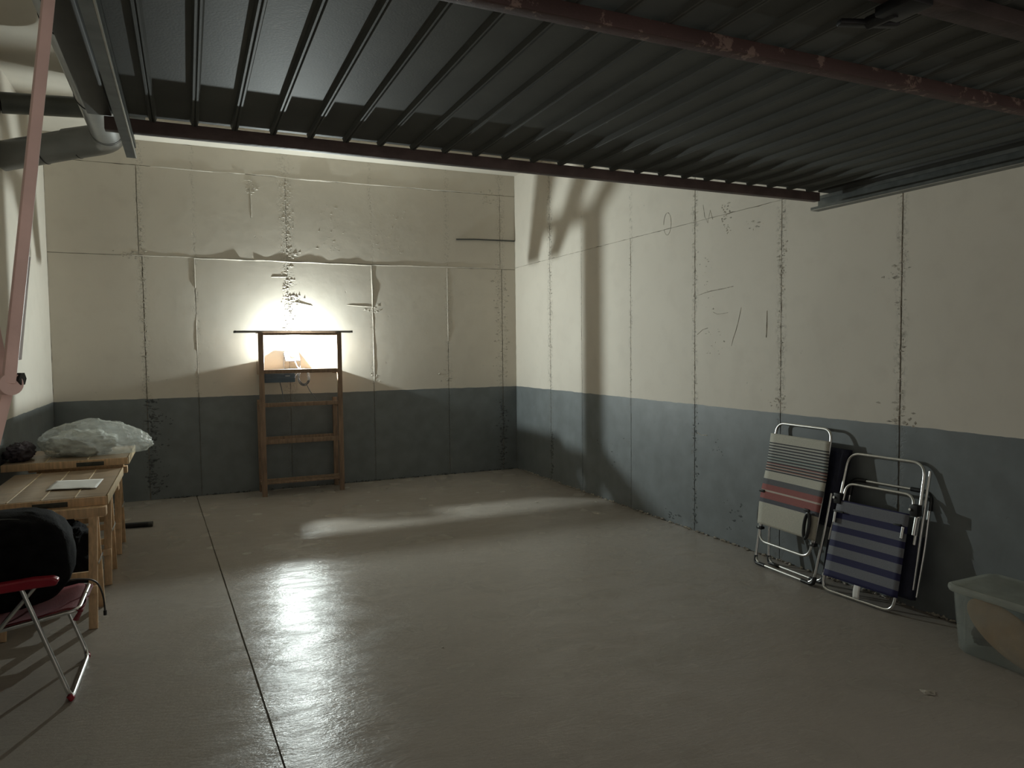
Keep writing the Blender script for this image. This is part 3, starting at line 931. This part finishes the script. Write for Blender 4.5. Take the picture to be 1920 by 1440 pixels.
bp_ = thing('backpack', 'bulging black backpack resting on the red folding chair', 'backpack', (-.82, 4.06, .40))
obj('body', weld(blob((-.800, 4.030, .628), (.265, .215, .228), 31, .05, 1.4, 64, 44, None, .72, None, .03, 4)), 'black_fabric', bp_)
zp = []
for i in range(25):
    t = i / 24
    a = -.3 + t * 2.6
    zp.append((-.800 + .262 * math.cos(a) * .95, 4.030 - .105, .628 + .225 * math.sin(a) * .95))
obj('zipper', MB().tube(zp, .004, 6), 'dark_steel', bp_)
for i in (2, 6, 9, 11):
    p = Vector(zp[i])
    obj('zip_pull', MB().box(p + Vector((-.002, -.006, -.006)), p + Vector((.006, 0, .006)), .001), 'bright_steel', bp_)
obj('strap', MB().tube(rounded([(-.60, 4.12, .47), (-.54, 4.16, .462), (-.46, 4.18, .44), (-.43, 4.17, .36), (-.425, 4.16, .275)], .04, 5), .0045, 8), 'dark_steel', bp_)
obj('strap_end', MB().tube([(-.425, 4.16, .282), (-.425, 4.16, .258)], .008, 10), 'black', bp_)

# ------------------------------------------------------------------ folded chairs leaning on the right wall
class Frame:
    def __init__(s, A, u, w):
        s.A, s.u, s.w = Vector(A), Vector(u).normalized(), Vector(w).normalized()
        s.n = s.u.cross(s.w).normalized()
        if s.n.x > 0:
            s.n = -s.n                      # towards the room
    def __call__(s, a, b, c=0.0):
        return s.A + s.u * a + s.w * b + s.n * c

STR1 = [(0, (.52, .50, .42)),
        (.240, (.075, .075, .095)), (.285, (.30, .085, .075)), (.360, (.55, .46, .40)), (.378, (.30, .085, .075)), (.440, (.10, .10, .11)), (.500, (.55, .53, .45))]
t = .585
cols = [(.30, .14, .11), (.30, .16, .12), (.28, .10, .09), (.22, .27, .26), (.20, .27, .26), (.30, .34, .32), (.34, .36, .34), (.36, .38, .36), (.42, .42, .38), (.45, .45, .40)]
for i in range(10):
    STR1.append((t, (.025, .025, .032)))
    STR1.append((t + .0140, (.58, .55, .48)))
    STR1.append((t + .020, cols[i]))
    t += .0305
STR1.append((t, (.025, .025, .032)))
STR1.append((t + .012, (.56, .54, .46)))
MT['stripe_multi'] = stripe_material('cream_and_red_striped_sling', STR1)
STR2 = []
navy, gr = (.013, .013, .075), (.185, .19, .215)
edges = [0, .085, .20, .285, .395, .475, .585, .665, .76, .845, .955]
for i, e_ in enumerate(edges):
    STR2.append((e_, navy if i % 2 == 0 else gr))
STR2.append((.955, gr))
STR2.append((.985, navy))
MT['stripe_blue'] = stripe_material('navy_and_grey_striped_sling', STR2)

c1 = thing('folded_beach_chair', 'folded beach chair with cream and red striped sling against right wall', 'chair', (3.75, 3.71, 0), 'folded chairs against the right wall')
F1 = Frame((3.752, 3.985, .012), (-.04, -.999, 0), (.168, -.007, .985))
TR = .0095
obj('back_frame', MB().tube(rounded([F1(.004, .26, .012), F1(.004, .60, .012), F1(.006, 1.035, .0), F1(.515, 1.035, .0), F1(.525, .60, .012), F1(.505, .26, .012)], .075, 8), TR, 12), 'alu', c1)
obj('front_leg_frame', MB().tube(rounded([F1(-.030, .62, -.012), F1(-.028, .35, 0), F1(-.010, .004, .012), F1(.545, .004, .012), F1(.568, .36, 0), F1(.572, .62, -.012)], .075, 8), TR, 12), 'alu', c1)
obj('rear_leg_frame', MB().tube(rounded([F1(.0, .62, -.05), F1(.0, .30, -.06), F1(.02, .014, -.085), F1(.53, .014, -.085), F1(.555, .30, -.06), F1(.56, .62, -.05)], .075, 8), TR, 12), 'alu', c1)
obj('seat_frame', MB().tube(rounded([F1(.004, .50, .022), F1(.006, .168, .022), F1(.495, .168, .022), F1(.500, .50, .022)], .08, 8), TR, 12), 'alu', c1)
def c1_sling(u, v):
    b = .290 + v * .665
    x0 = -.014 - .010 * math.sin(math.pi * v) ; x1 = .536 + .008 * math.sin(math.pi * v)
    return F1(x0 + (x1 - x0) * u, b, .036 + .008 * math.sin(v * 7) - .012 * v - .012 * math.sin(math.pi * u) * math.sin(math.pi * v))
add_sling('striped_sling', c1_sling, 'stripe_multi', c1, .004, 12, 40)
add_sling('back_sling', lambda u, v: F1(-.055 + .655 * u + .045 * v, .40 + .52 * v, -.035 - .018 * math.sin(math.pi * u)), 'navy', c1, .050, 8, 16)
for (ua, vb) in ((-.01, .004), (.545, .004)):
    s = 1 if ua < .2 else -1
    obj('foot_cap', MB().tube(rounded([F1(ua - s * .002, .055, .010), F1(ua, .004, .012), F1(ua + s * .10, .004, .012)], .05, 6), .0135, 12), 'black', c1)
for (ua, vb) in ((.02, .014), (.53, .014)):
    s = 1 if ua < .2 else -1
    obj('foot_cap', MB().tube(rounded([F1(ua - s * .002, .065, -.082), F1(ua, .014, -.085), F1(ua + s * .11, .014, -.085)], .05, 6), .0130, 12), 'black', c1)
# armrests: dark looped plastic on either side
for (uc, sgn) in ((.468, 1), (-.035, -1)):
    lp = [F1(uc + .022 * math.sin(a) * 1.0,   .375 + .085 * math.cos(a), .060 if sgn > 0 else .0) for a in [k_ * 2 * math.pi / 20 for k_ in range(20)]]
    obj('armrest', MB().tube(lp, .0115, 8, closed=True), 'black', c1)
for (ua, vb) in ((.012, .262), (.515, .262), (-.012, .53), (.43, .475)):
    obj('hinge', MB().box((-.018, -.024, -.010), (.018, .024, .010), .004, Matrix.Translation(F1(ua, vb, .028))), 'black', c1)
for (ua, vb) in ((.012, .268), (.515, .268)):
    obj('rivet', disc(F1(ua, vb, .047), F1.n, .006, .006, 10), 'bright_steel', c1)
obj('side_strut', MB().tube([F1(.585, .30, -.03), F1(.600, .66, -.045)], .008, 10), 'alu', c1)
obj('side_strut', MB().tube([F1(-.045, .25, -.01), F1(-.03, .45, -.03)], .008, 10), 'black', c1)

c2 = thing('folded_beach_chair', 'folded beach chair with navy and grey striped sling beside the plastic bin', 'chair', (3.76, 3.08, 0), 'folded chairs against the right wall')
F2 = Frame((3.735, 3.312, .011), (.062, -.998, 0), (.193, .013, .981))
obj('back_frame', MB().tube(rounded([F2(-.050, .13, .014), F2(-.058, .004, .010), F2(.430, .004, .010), F2(.445, .13, .014)], .085, 8), TR, 12), 'alu', c2)
obj('front_leg_frame', MB().tube(rounded([F2(-.032, .50, .0), F2(-.024, .61, .0), F2(-.010, .902, -.005), F2(.502, .902, -.005), F2(.506, .62, .0), F2(.500, .42, .0)], .085, 8), TR, 12), 'alu', c2)
obj('seat_frame', MB().tube(rounded([F2(.0, .58, .006), F2(.006, .705, -.004), F2(.462, .705, -.004), F2(.470, .58, .006)], .075, 8), TR, 12), 'alu', c2)
obj('rear_leg_frame', MB().tube(rounded([F2(-.02, .12, -.055), F2(-.015, .40, -.060), F2(.0, .738, -.060), F2(.525, .738, -.060), F2(.528, .40, -.060), F2(.52, .12, -.055)], .06, 8), TR, 12), 'alu', c2)
obj('side_strut', MB().tube([F2(.530, .86, -.012), F2(.516, .16, -.02)], .0085, 10), 'alu', c2)
obj('side_strut', MB().tube([F2(-.050, .64, -.010), F2(-.072, .32, -.010)], .0085, 10), 'alu', c2)
def c2_sling(u, v):
    b = .092 + v * .500
    x0 = -.052 + .028 * v ; x1 = .458 + .006 * v
    return F2(x0 + (x1 - x0) * u, b, .024 - .014 * math.sin(math.pi * u) * math.sin(math.pi * v))
add_sling('striped_sling', c2_sling, 'stripe_blue', c2, .004, 12, 30)
add_sling('back_sling', lambda u, v: F2(-.085 + .605 * u, .10 + .37 * v, -.030 - .014 * math.sin(math.pi * u)), 'navy', c2, .045, 8, 14)
lb = MB().grid(lambda u, v: F2(.172 + .045 * u, .012 + .085 * v, .020 + .006 * math.sin(v * 3)), 3, 6)
o = obj('care_tag', lb, 'paper', c2, label='small pale care tag'); md = o.modifiers.new('thick', 'SOLIDIFY'); md.thickness = .001
for (ua, vb) in ((-.022, .600), (.492, .620)):
    obj('hinge', MB().box((-.022, -.026, -.034), (.022, .026, .034), .006, Matrix.Translation(F2(ua, vb, .016))), 'black', c2)
    obj('rivet', disc(F2(ua - .02, vb, .042), F2.n, .008, .006, 10), 'bright_steel', c2)
for (ua, vb) in ((-.022, .455), (.440, .455)):
    obj('arm_bracket', MB().tube([F2(ua, vb - .012, .034), F2(ua + .002, vb + .055, .034)], .0095, 10), 'alu', c2)
    obj('arm_clip', MB().beam(F2(ua - .012, vb + .062, .034), F2(ua + (.06 if ua < 0 else -.06), vb + .060, .034), .010, .012, F2.w, .002), 'black', c2)
obj('arm_end', MB().tube([F2(.497, .475, .012), F2(.500, .58, .010)], .0125, 12), 'alu', c2)
obj('foot_cap', MB().tube(rounded([F2(.40, .738, -.060), F2(.525, .738, -.060), F2(.529, .63, -.060)], .05, 6), .0135, 12), 'black', c2)
obj('foot_cap', MB().tube(rounded([F2(.10, .738, -.060), F2(.0, .738, -.060), F2(-.005, .63, -.060)], .05, 6), .0135, 12), 'black', c2)

# ------------------------------------------------------------------ storage bin
bn = thing('storage_bin', 'frosted clear plastic storage bin with lid at right wall', 'storage bin', (3.76, 2.14, 0))
def rrect(x0, x1, y0, y1, r, z, n=6):
    out = []
    for (cx, cy, a0) in ((x1 - r, y1 - r, 0), (x0 + r, y1 - r, 90), (x0 + r, y0 + r, 180), (x1 - r, y0 + r, 270)):
        for i in range(n + 1):
            a = R(a0 + 90 * i / n)
            out.append((cx + r * math.cos(a), cy + r * math.sin(a), z))
    return out
def loft(rings, cap0=True, cap1=False):
    mb = MB()
    n = len(rings[0])
    vs = [p for r_ in rings for p in r_]
    fs = []
    for j in range(len(rings) - 1):
        for i in range(n):
            i2 = (i + 1) % n
            fs.append((j * n + i, j * n + i2, (j + 1) * n + i2, (j + 1) * n + i))
    if cap0: fs.append(tuple(range(n))[::-1])
    if cap1: fs.append(tuple((len(rings) - 1) * n + i for i in range(n)))
    return mb.add(vs, fs)
X0, X1, Y0, Y1 = 3.588, 3.925, 1.86, 2.405
rg = []
for (z, g) in ((.004, .020), (.020, .006), (.10, .0), (.22, -.008), (.325, -.014)):
    rg.append(rrect(X0 + g, X1 - g, Y0 + g, Y1 - g, .055, z))
for (z, g) in ((.325, -.010), (.10, .004), (.010, .016)):
    rg.append(rrect(X0 + g, X1 - g, Y0 + g, Y1 - g, .052, z))
obj('tub', loft(rg, True, True), 'bin', bn)
lg = [rrect(X0 - .030, X1 + .024, Y0 - .030, Y1 + .030, .06, .322), rrect(X0 - .036, X1 + .028, Y0 - .036, Y1 + .036, .065, .334), rrect(X0 - .034, X1 + .026, Y0 - .034, Y1 + .034, .063, .350),
      rrect(X0 - .022, X1 + .016, Y0 - .022, Y1 + .022, .055, .356), rrect(X0 - .012, X1 + .004, Y0 - .012, Y1 + .012, .05, .347)]
obj('lid', loft(lg, True, True), 'bin_lid', bn)
obj('corner_rib', MB().box((X0 - .006, Y1 - .068, .02), (X0 - .001, Y1 - .062, .315), .001), 'bin', bn)
# things inside
cu = MB().tube([(0, 0, 0), (0, 0, 1)], .1, 8)
def tan_disc(u, v):
    a = u * 2 * math.pi
    t_ = -math.pi / 2 + v * math.pi
    y = math.cos(t_) * math.cos(a); z = math.cos(t_) * math.sin(a); x = math.sin(t_)
    yy, zz = y * .235, z * .110
    ca, sa = math.cos(R(27)), math.sin(R(27))
    return (3.640 + x * .026, 2.150 + yy * ca - zz * sa, .158 + yy * sa + zz * ca)
tag(obj('tan_cushion', weld(MB().grid(tan_disc, 36, 18)), 'tan'), 'tan oval cushion inside the storage bin', 'cushion')
tag(obj('wine_cloth', weld(blob((3.80, 1.985, .17), (.075, .075, .13), 41, .2, 2, 36, 24, None, .9, None, .2, 4)), 'wine'), 'wine red cloth stuffed into the storage bin', 'cloth')
tag(obj('dark_cloth', weld(blob((3.74, 2.325, .085), (.085, .055, .055), 44, .2, 2, 36, 24, None, .9, None, .2, 4)), 'black_fabric'), 'dark rolled cloth at corner of the storage bin', 'cloth')
